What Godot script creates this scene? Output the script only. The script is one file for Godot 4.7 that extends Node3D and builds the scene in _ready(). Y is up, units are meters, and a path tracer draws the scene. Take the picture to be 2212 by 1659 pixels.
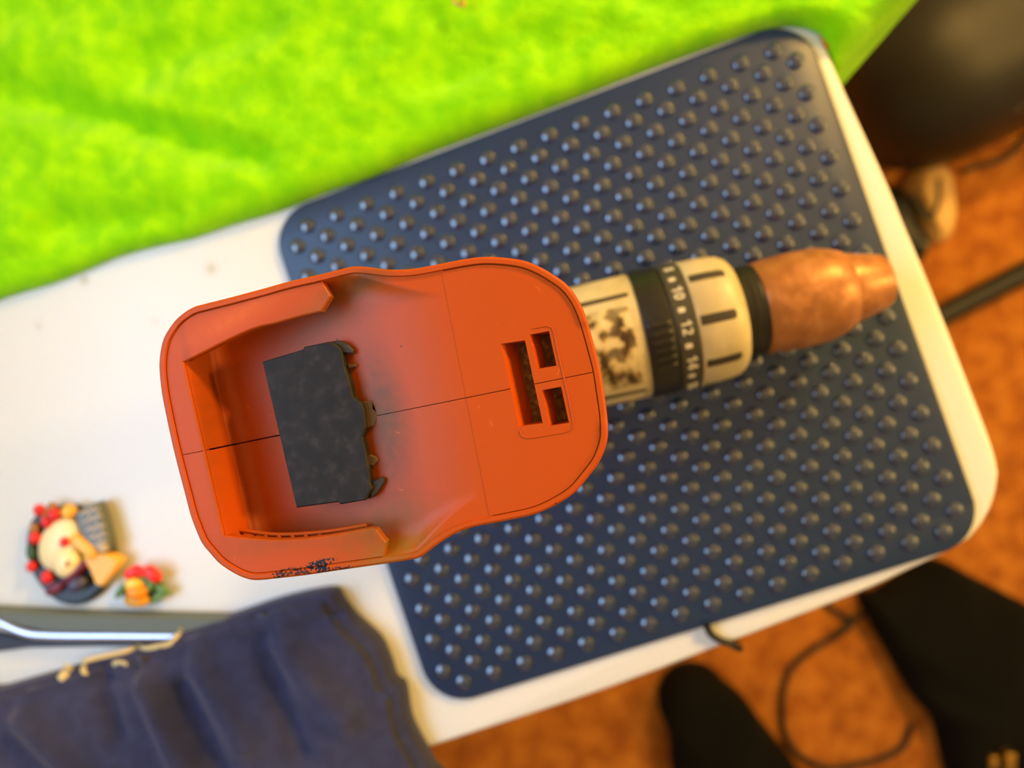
extends Node3D
# A cordless drill stood on its head on a blue studded mat, seen from above. Lengths are metres unless a list goes through pts(), which takes millimetres.

const TABLE_Y := 0.74
const MAT_Y := 0.7425
const RIM := 0.165            # height of the drill's foot rim above the mat
const CELL := 0.016           # spacing of the mat's studs
var uvm := Vector4(0, 0, 1, 1)
var taken := {}
var M := {}


func _ready():
	set_camera()
	set_light()
	make_materials()
	make_room()
	make_table()
	make_mat()
	make_blanket()
	make_drill()
	make_magnets()
	make_bar()
	make_garment()
	make_floor_things()


# ------------------------------------------------------------------ camera, light, exposure
func set_camera():
	var c := Camera3D.new()
	c.name = "camera"
	c.transform = Transform3D(Basis(Vector3(0.996750, -0.080552, -0.000000), Vector3(-0.001157, -0.014310, -0.999897), Vector3(0.080544, 0.996648, -0.014357)), Vector3(-0.02201, 1.08827, -0.00010))
	var a := CameraAttributesPhysical.new()
	a.frustum_focal_length = 22.134
	a.frustum_focus_distance = 0.186
	a.frustum_near = 0.01
	a.frustum_far = 50.0
	a.exposure_aperture = 5.8
	c.attributes = a
	add_child(c)
	c.near = 0.01
	c.far = 50.0
	c.fov = 2.0 * rad_to_deg(atan(1659.0 / 2.0 / 1530.0))
	c.current = true


func set_light():
	var e := Environment.new()
	e.background_mode = Environment.BG_SKY
	var sm := ProceduralSkyMaterial.new()
	sm.sky_top_color = Color(0.45, 0.6, 0.85)
	sm.sky_horizon_color = Color(0.8, 0.86, 0.95)
	sm.ground_bottom_color = Color(0.3, 0.3, 0.28)
	sm.ground_horizon_color = Color(0.6, 0.62, 0.62)
	sm.sky_energy_multiplier = 3.0
	var sky := Sky.new()
	sky.sky_material = sm
	e.sky = sky
	e.tonemap_mode = Environment.TONE_MAPPER_LINEAR
	e.tonemap_exposure = 0.88
	e.sdfgi_enabled = true
	e.ssao_enabled = true
	e.ssil_enabled = true
	var w := WorldEnvironment.new()
	w.name = "world_environment"
	w.environment = e
	add_child(w)
	# daylight of the window in the wall to the left
	var d := AreaLight3D.new()
	d.name = "window_daylight"
	d.area_size = Vector2(0.50, 0.50)
	d.light_color = Color(0.74, 0.91, 1.0)
	d.light_energy = 0.355
	d.area_range = 8.0
	d.area_attenuation = 2.0
	d.shadow_enabled = true
	d.position = Vector3(-0.53, 1.32, 0.04)
	d.rotation = Vector3(-0.35, -PI / 2, 0)
	add_child(d)


# ------------------------------------------------------------------ small tools
func pts(a: Array) -> PackedVector2Array:
	var r := PackedVector2Array()
	for i in range(0, a.size(), 2):
		r.append(Vector2(a[i], a[i + 1]) * 0.001)
	return r


func area(p: PackedVector2Array) -> float:
	var s := 0.0
	for i in p.size():
		s += p[i].cross(p[(i + 1) % p.size()])
	return s


func facing(p: PackedVector2Array) -> PackedVector2Array:
	if area(p) < 0.0:
		p.reverse()
	return p


func smooth_line(p: PackedVector2Array, step: float, closed: bool) -> PackedVector2Array:
	var r := PackedVector2Array()
	var n := p.size()
	for i in (n if closed else n - 1):
		var a := p[(i - 1 + n) % n] if closed or i > 0 else p[0] * 2.0 - p[1]
		var b := p[i]
		var c := p[(i + 1) % n]
		var d := p[(i + 2) % n] if closed or i < n - 2 else p[n - 1] * 2.0 - p[n - 2]
		var k := maxi(1, int(round(b.distance_to(c) / step)))
		for j in k:
			r.append(b.cubic_interpolate(c, a, d, float(j) / k))
	if not closed:
		r.append(p[n - 1])
	return r


func inset(p: PackedVector2Array, d: float) -> PackedVector2Array:
	var r := PackedVector2Array()
	var n := p.size()
	for i in n:
		var a := (p[i] - p[(i - 1 + n) % n]).normalized()
		var b := (p[(i + 1) % n] - p[i]).normalized()
		var t := (a + b).normalized()
		var k := maxf(0.45, t.dot(b))
		r.append(p[i] + Vector2(-t.y, t.x) * d / k)
	return r


func ring(p: PackedVector2Array, y: float) -> PackedVector3Array:
	var r := PackedVector3Array()
	for q in p:
		r.append(Vector3(q.x, y, q.y))
	return r


func start() -> SurfaceTool:
	var st := SurfaceTool.new()
	st.begin(Mesh.PRIMITIVE_TRIANGLES)
	return st


func vert(st: SurfaceTool, p: Vector3):
	st.set_uv(Vector2((p.x - uvm.x) * uvm.z, (p.z - uvm.y) * uvm.w))
	st.add_vertex(p)


func tri(st: SurfaceTool, a: Vector3, b: Vector3, c: Vector3):
	vert(st, a)
	vert(st, c)
	vert(st, b)


func quad(st: SurfaceTool, a: Vector3, b: Vector3, c: Vector3, d: Vector3):
	tri(st, a, b, c)
	tri(st, a, c, d)


func loft(st: SurfaceTool, rings: Array, groups: Array = [], closed := true, flip := false, skip := -1):
	for k in rings.size() - 1:
		st.set_smooth_group(groups[k] if k < groups.size() else 0)
		var a: PackedVector3Array = rings[k]
		var b: PackedVector3Array = rings[k + 1]
		var n := a.size()
		for i in (n if closed else n - 1):
			if i == skip:
				continue
			var j := (i + 1) % n
			if flip:
				quad(st, a[i], b[i], b[j], a[j])
			else:
				quad(st, a[i], a[j], b[j], b[i])


func cap(st: SurfaceTool, p: PackedVector2Array, y: float, up := true, group := -1):
	st.set_smooth_group(group)
	if up and group == -2:      # by convex pieces
		st.set_smooth_group(-1)
		for piece in Geometry2D.decompose_polygon_in_convex(p):
			var q := facing(piece)
			for i in range(1, q.size() - 1):
				tri(st, Vector3(q[0].x, y, q[0].y), Vector3(q[i + 1].x, y, q[i + 1].y), Vector3(q[i].x, y, q[i].y))
		return
	var ix := Geometry2D.triangulate_polygon(p)
	for i in range(0, ix.size(), 3):
		var a := p[ix[i]]
		var b := p[ix[i + 1]]
		var c := p[ix[i + 2]]
		if ((b - a).cross(c - a) > 0.0) == up:
			var t := b
			b = c
			c = t
		tri(st, Vector3(a.x, y, a.y), Vector3(b.x, y, b.y), Vector3(c.x, y, c.y))


func prism(st: SurfaceTool, p: PackedVector2Array, y0: float, y1: float, bev := 0.0, flat := true, low_bev := false):
	p = facing(p)
	var g := [-1, -1, -1] if flat else [1, 2, 3]
	if bev > 0.0:
		var t := inset(p, bev)
		var rings := [ring(t, y1), ring(p, y1 - bev)]
		if low_bev:
			rings += [ring(p, y0 + bev), ring(t, y0)]
		else:
			rings.append(ring(p, y0))
		loft(st, rings, g)
		cap(st, t, y1, true)
		cap(st, t if low_bev else p, y0, false)
	else:
		loft(st, [ring(p, y1), ring(p, y0)], g)
		cap(st, p, y1, true)
		cap(st, p, y0, false)


func rect(cx: float, cz: float, w: float, d: float) -> PackedVector2Array:
	return PackedVector2Array([Vector2(cx - w / 2, cz - d / 2), Vector2(cx + w / 2, cz - d / 2), Vector2(cx + w / 2, cz + d / 2), Vector2(cx - w / 2, cz + d / 2)])


func box(st: SurfaceTool, c: Vector3, s: Vector3, bev := 0.0):
	prism(st, rect(c.x, c.z, s.x, s.z), c.y - s.y / 2, c.y + s.y / 2, bev, true, true)


func rounded(w: float, d: float, r: float, n := 8) -> PackedVector2Array:
	var p := PackedVector2Array()
	for c in 4:
		var o := Vector2((w / 2 - r) * (1 if c == 0 or c == 3 else -1), (d / 2 - r) * (1 if c < 2 else -1))
		for k in n + 1:
			var t := (c + float(k) / n) * PI / 2
			p.append(o + Vector2(cos(t), sin(t)) * r)
	return p


func tube(st: SurfaceTool, path: PackedVector3Array, r: float, sides := 8, closed := false, flat_y := 1.0, taper := false):
	var n := path.size()
	var rings := []
	var side := Vector3.ZERO
	for i in n:
		var a := path[(i - 1 + n) % n] if closed or i > 0 else path[i]
		var b := path[(i + 1) % n] if closed or i < n - 1 else path[i]
		var t := (b - a).normalized()
		if side == Vector3.ZERO:
			side = t.cross(Vector3.UP if absf(t.y) < 0.9 else Vector3.RIGHT)
		side = (side - t * side.dot(t)).normalized()
		var up := side.cross(t)
		var q := PackedVector3Array()
		var rr := r
		if taper and (i == 0 or i == n - 1):
			rr = r * 0.5
		for k in sides:
			var w := TAU * k / sides
			q.append(path[i] + side * cos(w) * rr + up * sin(w) * rr * flat_y)
		rings.append(q)
	if closed:
		rings.append(rings[0])
	loft(st, rings, [], true, true)
	if not closed:
		for e in 2:
			var q: PackedVector3Array = rings[0] if e == 0 else rings[n - 1]
			st.set_smooth_group(-1)
			for k in range(1, sides - 1):
				if e == 1:
					tri(st, q[0], q[k], q[k + 1])
				else:
					tri(st, q[0], q[k + 1], q[k])


func line3(p: PackedVector2Array, y: float, step := 0.0) -> PackedVector3Array:
	return ring(smooth_line(p, step, false) if step > 0.0 else p, y)


# A turned part: profile of (distance along the axis, radius) in mm, from origin o along unit axis ax.
func turned(st: SurfaceTool, profile: Array, o: Vector3, ax: Vector3, sides := 64, caps := true):
	var side := ax.cross(Vector3.UP).normalized()
	var up := side.cross(ax)
	var rings := []
	for p in profile:
		var q := PackedVector3Array()
		for k in sides:
			var w := TAU * k / sides
			q.append(o + ax * p.x * 0.001 + (side * cos(w) + up * sin(w)) * p.y * 0.001)
		rings.append(q)
	var groups := [1]
	for i in range(1, profile.size() - 1):
		var a: Vector2 = profile[i] - profile[i - 1]
		var b: Vector2 = profile[i + 1] - profile[i]
		groups.append(groups[-1] + (1 if absf(a.angle_to(b)) > 0.5 else 0))
	loft(st, rings, groups, true, true)
	if caps:
		st.set_smooth_group(-1)
		var f: PackedVector3Array = rings[0]
		var l: PackedVector3Array = rings[-1]
		for k in range(1, sides - 1):
			tri(st, f[0], f[k + 1], f[k])
			tri(st, l[0], l[k], l[k + 1])


# A patch on a turned surface, between two distances and two angles (0 = up, growing towards +z), standing "lift" mm proud.
func patch(st: SurfaceTool, o: Vector3, ax: Vector3, s0: float, s1: float, a0: float, a1: float, radius: Callable, lift: float, round_end := false):
	var side := Vector3.UP.cross(ax).normalized() * -1.0
	if side.z < 0:
		side = -side
	var nu := 10
	var nv := 12
	var grid := []
	for i in nu + 1:
		var s := lerpf(s0, s1, float(i) / nu)
		var row := PackedVector3Array()
		var half := (a1 - a0) / 2
		if round_end:
			var left: float = (s1 - s) / (half * radius.call(s))
			if left < 1.0:
				half *= sqrt(maxf(0.0, 1.0 - (1.0 - left) * (1.0 - left)))
		for j in nv + 1:
			var t := (a0 + a1) / 2 + half * (2.0 * j / nv - 1.0)
			var edge := 0.0 if j == 0 or j == nv or i == 0 or i == nu else 1.0
			var r: float = radius.call(s) + (lift if edge > 0 else -0.3)
			row.append(o + ax * s * 0.001 + (Vector3.UP * cos(t) + side * sin(t)) * r * 0.001)
		grid.append(row)
	loft(st, grid, [], false, true)


func ball(st: SurfaceTool, c: Vector3, r: Vector3, turn := 0.0, nu := 18, nv := 12, power := 1.0):
	var b := Basis(Vector3.UP, turn)
	var rings := []
	for i in nv + 1:
		var t := PI * i / nv
		var q := PackedVector3Array()
		for k in nu:
			var w := TAU * k / nu
			var d := Vector3(sin(t) * cos(w), cos(t), sin(t) * sin(w))
			if power != 1.0:
				d = Vector3(signf(d.x) * pow(absf(d.x), power), signf(d.y) * pow(absf(d.y), power), signf(d.z) * pow(absf(d.z), power))
			q.append(c + b * (d * r))
		rings.append(q)
	loft(st, rings)


# A soft lump over an outline: rises from the edge to a plateau, with folds given by a function of the place.
func lump(st: SurfaceTool, p: PackedVector2Array, y0: float, steps: Array, folds: Callable):
	p = facing(p)
	var rings := []
	var mid := Vector2.ZERO
	for q in p:
		mid += q / p.size()
	for s in steps:
		var a: PackedVector2Array = inset(p, s[0]) if s.size() == 2 else p
		var r := PackedVector3Array()
		for i in p.size():
			var q := a[i] if s.size() == 2 else a[i].lerp(mid, s[0])
			var h: float = s[1]
			r.append(Vector3(q.x, y0 + h + (folds.call(q.x, q.y) * clampf(h / 0.008, 0.0, 1.0)), q.y))
		rings.append(r)
	rings.reverse()
	loft(st, rings, [])
	var top: PackedVector3Array = rings[0]
	var c := Vector3(mid.x, top[0].y, mid.y)
	st.set_smooth_group(0)
	for i in top.size():
		tri(st, c, top[(i + 1) % top.size()], top[i])


func numbered(n: String) -> String:
	var k: int = taken.get(n, 0)
	taken[n] = k + 1
	return n if k == 0 else "%s_%03d" % [n, k]


func build(st: SurfaceTool, called: String, m: Material, parent: Node3D, offset := Vector3.ZERO) -> MeshInstance3D:
	st.generate_normals()
	return put(st.commit(), called, m, parent, offset)


func put(mesh: Mesh, called: String, m: Material, parent: Node3D, offset := Vector3.ZERO) -> MeshInstance3D:
	var o := MeshInstance3D.new()
	var n := called
	var k := 0
	while parent.has_node(NodePath(n)):
		k += 1
		n = "%s_%03d" % [called, k]
	o.name = n
	o.mesh = mesh
	o.material_override = m
	o.position = offset
	parent.add_child(o, true)
	return o


func thing(called: String, label: String, category: String, at := Vector3.ZERO, turn := 0.0, group := "") -> Node3D:
	var o := Node3D.new()
	o.name = numbered(called)
	o.position = at
	o.rotation.y = turn
	o.set_meta("label", label)
	o.set_meta("category", category)
	if group:
		o.set_meta("group", group)
	add_child(o)
	return o


func tag(o: Node3D, label: String, category: String, group := "") -> Node3D:
	o.set_meta("label", label)
	o.set_meta("category", category)
	if group:
		o.set_meta("group", group)
	return o


func struct(o: Node3D, label: String, category: String) -> Node3D:
	o.set_meta("kind", "structure")
	return tag(o, label, category)


# ------------------------------------------------------------------ materials
func flat(c: Color, rough := 0.6, metal := 0.0, spec := 0.5) -> StandardMaterial3D:
	var m := StandardMaterial3D.new()
	m.albedo_color = c
	m.roughness = rough
	m.metallic = metal
	m.metallic_specular = spec
	return m


func noise_tex(seed_: int, freq: float, stops: Array, size := 512, octaves := 4, kind := FastNoiseLite.TYPE_SIMPLEX_SMOOTH) -> NoiseTexture2D:
	var n := FastNoiseLite.new()
	n.seed = seed_
	n.frequency = freq
	n.noise_type = kind
	n.fractal_octaves = octaves
	var t := NoiseTexture2D.new()
	t.noise = n
	t.width = size
	t.height = size
	t.seamless = true
	if stops:
		var g := Gradient.new()
		g.offsets = PackedFloat32Array(stops.map(func(s): return s[0]))
		g.colors = PackedColorArray(stops.map(func(s): return s[1]))
		t.color_ramp = g
	return t


func triplanar(m: StandardMaterial3D, scale: float, world := true):
	m.uv1_triplanar = true
	m.uv1_world_triplanar = world
	m.uv1_scale = Vector3.ONE * scale
	return m


func bumpy(m: StandardMaterial3D, seed_: int, freq: float, cm: float, size := 512, octaves := 4):
	m.heightmap_enabled = true
	m.heightmap_texture = noise_tex(seed_, freq, [], size, octaves)
	m.heightmap_scale = cm
	return m


func make_materials():
	var m := flat(Color.WHITE, 0.85)
	m.albedo_texture = noise_tex(3, 0.012, [[0.2, Color(0.66, 0.37, 0.06)], [0.45, Color(0.74, 0.44, 0.10)], [0.7, Color(0.80, 0.50, 0.15)], [1.0, Color(0.84, 0.56, 0.22)]], 1024, 4)
	M.carpet = triplanar(bumpy(m, 4, 0.2, 0.5, 1024, 3), 1.6)
	M.wall = triplanar(bumpy(flat(Color(0.72, 0.73, 0.74), 0.9), 5, 0.05, 0.05), 1.0)
	M.ceiling = triplanar(bumpy(flat(Color(0.80, 0.81, 0.82), 0.9), 6, 0.05, 0.05), 1.0)
	M.white_paint = flat(Color(0.86, 0.86, 0.84), 0.4)
	m = flat(Color(0.065, 0.165, 0.30), 0.4)
	M.mat = triplanar(bumpy(m, 11, 0.25, 0.004, 512, 2), 12.0)
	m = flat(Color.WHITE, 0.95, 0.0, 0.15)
	m.albedo_texture = noise_tex(21, 0.01, [[0.2, Color(0.46, 0.78, 0.0)], [0.5, Color(0.52, 0.82, 0.0)], [0.8, Color(0.60, 0.87, 0.0)]], 1024, 5)  # lighter and darker greens paint the nap's sheen into the colour
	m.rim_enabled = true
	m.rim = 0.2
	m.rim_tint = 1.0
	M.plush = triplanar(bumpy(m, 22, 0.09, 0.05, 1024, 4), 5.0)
	m = flat(Color(0.685, 0.272, 0.01), 0.5, 0.0, 0.35)
	M.orange = triplanar(bumpy(m, 31, 0.2, 0.003, 512, 2), 25.0, false)
	m = flat(Color.WHITE, 0.6, 0.0, 0.3)
	m.albedo_texture = noise_tex(35, 0.02, [[0.3, Color(0.12, 0.12, 0.125)], [0.6, Color(0.145, 0.14, 0.14)], [0.9, Color(0.19, 0.185, 0.185)]], 512, 5)
	M.block = triplanar(m, 18.0, false)
	M.pin = flat(Color(0.27, 0.18, 0.09), 0.7)
	M.clip = flat(Color(0.13, 0.09, 0.06), 0.6)
	m = flat(Color.WHITE, 0.8)
	m.albedo_texture = noise_tex(36, 0.03, [[0.3, Color(0.36, 0.21, 0.08)], [0.6, Color(0.46, 0.29, 0.11)], [0.8, Color(0.54, 0.40, 0.18)]], 512, 5)
	M.dust = triplanar(m, 30.0, false)
	m = flat(Color.WHITE, 0.5)
	m.albedo_texture = noise_tex(41, 0.014, [[0.34, Color(0.22, 0.15, 0.06)], [0.45, Color(0.52, 0.43, 0.24)], [0.54, Color(0.78, 0.71, 0.50)], [0.8, Color(0.84, 0.79, 0.62)]], 512, 4)
	M.grimy = triplanar(m, 14.0, false)
	m = flat(Color.WHITE, 0.42)
	m.albedo_texture = noise_tex(42, 0.01, [[0.3, Color(0.70, 0.65, 0.50)], [0.6, Color(0.77, 0.72, 0.57)]], 512, 4)
	M.cream = triplanar(m, 10.0, false)
	M.rubber = flat(Color(0.085, 0.085, 0.08), 0.42)
	M.dark_grey = flat(Color(0.22, 0.215, 0.19), 0.5)
	M.dark_brown = flat(Color(0.19, 0.17, 0.13), 0.55)
	M.pale = flat(Color(0.80, 0.78, 0.70), 0.5)
	m = flat(Color.WHITE, 0.38, 0.25)
	m.albedo_texture = noise_tex(45, 0.012, [[0.25, Color(0.58, 0.36, 0.17)], [0.5, Color(0.65, 0.42, 0.21)], [0.7, Color(0.70, 0.46, 0.25)], [0.9, Color(0.78, 0.56, 0.36)]], 512, 5)
	M.rust = triplanar(bumpy(m, 46, 0.04, 0.008, 512, 4), 16.0, false)
	m = flat(Color.WHITE, 0.9)
	m.albedo_texture = noise_tex(51, 0.02, [[0.3, Color(0.125, 0.14, 0.26)], [0.7, Color(0.16, 0.175, 0.30)]], 512, 4)
	m.rim_enabled = true
	m.rim = 0.3
	M.navy = triplanar(bumpy(m, 52, 0.25, 0.02, 512, 2), 10.0)
	M.thread = flat(Color(0.80, 0.73, 0.52), 0.8)
	M.black_cloth = triplanar(bumpy(flat(Color(0.03, 0.03, 0.03), 0.95, 0.0, 0.3), 55, 0.2, 0.05), 6.0)
	M.leather = triplanar(bumpy(flat(Color(0.09, 0.086, 0.07), 0.45, 0.0, 0.45), 56, 0.12, 0.04), 8.0)
	M.cable = flat(Color(0.05, 0.045, 0.04), 0.6)
	M.brass = flat(Color(0.80, 0.62, 0.30), 0.3, 0.9)
	M.cream_felt = triplanar(bumpy(flat(Color(0.86, 0.70, 0.45), 0.85), 57, 0.2, 0.05), 6.0)
	M.bar_body = flat(Color(0.34, 0.38, 0.35), 0.55)
	M.steel = flat(Color(0.75, 0.75, 0.80), 0.28, 0.85)
	M.bar_base = flat(Color(0.12, 0.13, 0.2), 0.5)
	for c in [["red", Color(0.80, 0.10, 0.13)], ["bright_red", Color(0.92, 0.10, 0.07)], ["cheese", Color(0.92, 0.68, 0.22)], ["pale_cheese", Color(0.93, 0.85, 0.63)], ["dish", Color(0.08, 0.10, 0.10)], ["leaf", Color(0.35, 0.50, 0.20)], ["dark_leaf", Color(0.18, 0.30, 0.20)],
			["orange_petal", Color(0.95, 0.55, 0.08)], ["yellow_petal", Color(0.95, 0.78, 0.30)], ["gold_petal", Color(0.86, 0.60, 0.06)], ["scroll", Color(0.36, 0.38, 0.32)], ["plum", Color(0.40, 0.08, 0.17)], ["nut", Color(0.60, 0.42, 0.20)], ["glass_blue", Color(0.25, 0.25, 0.38)], ["stone", Color(0.72, 0.66, 0.58)]]:
		M[c[0]] = flat(c[1], 0.4)


# ------------------------------------------------------------------ the room
func make_room():
	var st := start()
	box(st, Vector3(0.48, -0.06, 0), Vector3(2.26, 0.12, 3.4), 0.0)
	struct(build(st, "floor", M.carpet, self), "orange brown mottled carpet under the white table", "carpet")
	st = start()
	box(st, Vector3(0.48, 2.55, 0), Vector3(2.26, 0.1, 3.4))
	struct(build(st, "ceiling", M.ceiling, self), "pale plain ceiling above the table", "ceiling")
	for w in [["wall_right", Vector3(1.55, 1.25, 0), Vector3(0.1, 2.5, 3.4)], ["wall_back", Vector3(0.475, 1.25, -1.65), Vector3(2.05, 2.5, 0.1)], ["wall_front", Vector3(0.475, 1.25, 1.65), Vector3(2.05, 2.5, 0.1)]]:
		st = start()
		box(st, w[1], w[2])
		struct(build(st, w[0], M.wall, self), "plain pale grey room wall, the %s one" % w[0].trim_prefix("wall_"), "wall")
	st = start()   # the wall with the window opening, close to the table's left end
	box(st, Vector3(-0.60, 0.51, 0), Vector3(0.1, 1.02, 3.4))
	box(st, Vector3(-0.60, 2.06, 0), Vector3(0.1, 0.88, 3.4))
	box(st, Vector3(-0.60, 1.32, -0.98), Vector3(0.1, 0.60, 1.44))
	box(st, Vector3(-0.60, 1.32, 1.02), Vector3(0.1, 0.60, 1.36))
	struct(build(st, "wall_left", M.wall, self), "plain pale grey room wall with the window in it", "wall")
	var win := Node3D.new()
	win.name = "window_1"
	win.position = Vector3(-0.60, 1.02, 0.04)
	add_child(win)
	struct(win, "white framed window that lets in the daylight from the left", "window")
	st = start()
	for s in [-1, 1]:
		box(st, Vector3(0, 0.30, s * 0.28), Vector3(0.06, 0.60, 0.04), 0.004)
		box(st, Vector3(0, 0.30 + s * 0.28, 0), Vector3(0.06, 0.04, 0.52), 0.004)
	build(st, "window_frame", M.white_paint, win)
	var glass := flat(Color(1, 1, 1, 0.06), 0.02)
	glass.transparency = BaseMaterial3D.TRANSPARENCY_ALPHA
	st = start()
	box(st, Vector3(0, 0.30, 0), Vector3(0.005, 0.52, 0.52))
	build(st, "pane", glass, win)
	# two hanging lamps with warm globes, above the right and the far side of the table
	for p in [["glass globe lamp hanging on a cord beyond the far right corner of the table", Vector3(0.64, 2.5, -0.84), 1.20, 1.7], ["glass globe lamp hanging on a cord to the right of the table", Vector3(1.15, 2.5, -0.22), 1.22, 1.0]]:
		var lamp := thing("pendant_lamp", p[0], "lamp", p[1], 0.0, "globe lamps hanging from the ceiling")
		var low: float = -p[2]
		st = start()
		tube(st, PackedVector3Array([Vector3(0, 0, 0), Vector3(0, low + 0.13, 0)]), 0.004, 8)
		build(st, "cord", M.cable, lamp)
		st = start()
		tube(st, PackedVector3Array([Vector3(0, -0.025, 0), Vector3(0, 0, 0)]), 0.05, 24)
		build(st, "ceiling_rose", M.white_paint, lamp)
		var glow := flat(Color(1, 0.9, 0.75), 0.5)
		glow.emission_enabled = true
		glow.emission = Color(1.0, 0.84, 0.62)
		glow.emission_energy_multiplier = 6.0
		st = start()
		ball(st, Vector3(0, low, 0), Vector3(0.075, 0.075, 0.075), 0.0, 32, 20)
		build(st, "glowing_globe", glow, lamp)
		st = start()
		tube(st, PackedVector3Array([Vector3(0, low + 0.07, 0), Vector3(0, low + 0.13, 0)]), 0.02, 16)
		build(st, "socket", M.brass, lamp)
		var l := OmniLight3D.new()
		l.name = "bulb_glow"
		l.light_color = Color(1.0, 0.79, 0.42)
		l.light_energy = p[3]
		l.light_size = 0.07
		l.omni_range = 8.0
		l.omni_attenuation = 2.0
		l.shadow_enabled = true
		l.position = Vector3(0, low, 0)
		lamp.add_child(l, true)


# ------------------------------------------------------------------ table
func make_table():
	var t := thing("side_table", "small white table with a rounded corner under the blue mat", "table", Vector3(-0.1, 0, -0.1))
	var off := -t.position
	var p := pts([58.91, -270.21, 80.69, -201.54, 89.35, -179.38, 97.54, -159.47, 108.94, -132.32, 127.98, -89.64, 135.02, -72.12, 143.12, -52.67, 153.96, -25.21, 164.14, 1.52, 174.31, 28.61, 177.71, 39.44, 179.01, 46.16, 178.25, 53.77, 175.46, 63.81, 171.8, 70.62, 166.47, 77.48, 159.86, 82.2, 137.76, 93.65, 114.13, 105.48, 57.22, 129.63, -5.88, 156.04, -95.41, 189.24, -219.78, 235.16, -443.53, 312.95])
	p.append(Vector2(-0.45, -0.36))
	p.append(Vector2(0.02, -0.56))
	p = facing(p)
	var d := []
	for i in p.size():
		if i == 0 or i == p.size() - 1 or p[i].distance_to(p[i - 1]) > 0.002:
			d.append(p[i])
	p = smooth_line(PackedVector2Array(d), 0.006, true)
	var img := Image.create(512, 512, false, Image.FORMAT_RGB8)
	img.fill(Color(0.84, 0.85, 0.83))
	# small brown stains on the bare left part
	for s in [[Vector3(-0.2732, 0.7400, -0.0498), 0.0022, 0.45], [Vector3(-0.2050, 0.7400, -0.0547), 0.0026, 0.35], [Vector3(-0.2984, 0.7400, -0.0260), 0.0015, 0.25], [Vector3(-0.2353, 0.7400, -0.0281), 0.002, 0.12]]:
		var c := Vector2(s[0].x + 0.5, s[0].z + 0.5) * 512.0
		for y in range(-6, 7):
			for x in range(-6, 7):
				var q := Vector2(int(c.x) + x, int(c.y) + y)
				var k: float = s[2] * exp(-pow(q.distance_to(c) / (s[1] * 512.0), 2.0))
				img.set_pixel(int(q.x), int(q.y), img.get_pixel(int(q.x), int(q.y)).lerp(Color(0.5, 0.42, 0.22), k))
	var m := flat(Color.WHITE, 0.38)
	m.albedo_texture = ImageTexture.create_from_image(img)
	var st := start()
	uvm = Vector4(-0.5, -0.5, 1, 1)
	var prof := [[0.0026, 0.0], [0.0012, -0.0004], [0.0003, -0.0014], [0.0, -0.003], [0.0, -0.02], [0.004, -0.026]]
	var rings := []
	for a in prof:
		rings.append(ring(inset(p, a[0]), TABLE_Y + a[1]))
	loft(st, rings)
	cap(st, inset(p, 0.0026), TABLE_Y, true, 0)
	cap(st, inset(p, 0.004), TABLE_Y - 0.026, false)
	uvm = Vector4(0, 0, 1, 1)
	build(st, "table_top", m, t, off)
	for q in [Vector2(0.13, 0.02), Vector2(-0.02, -0.42), Vector2(-0.40, 0.20), Vector2(-0.45, -0.2)]:
		st = start()
		prism(st, rounded(0.035, 0.035, 0.008), 0.0, TABLE_Y - 0.025, 0.002, false, true)
		build(st, "leg", M.white_paint, t, off + Vector3(q.x, 0, q.y))


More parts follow.
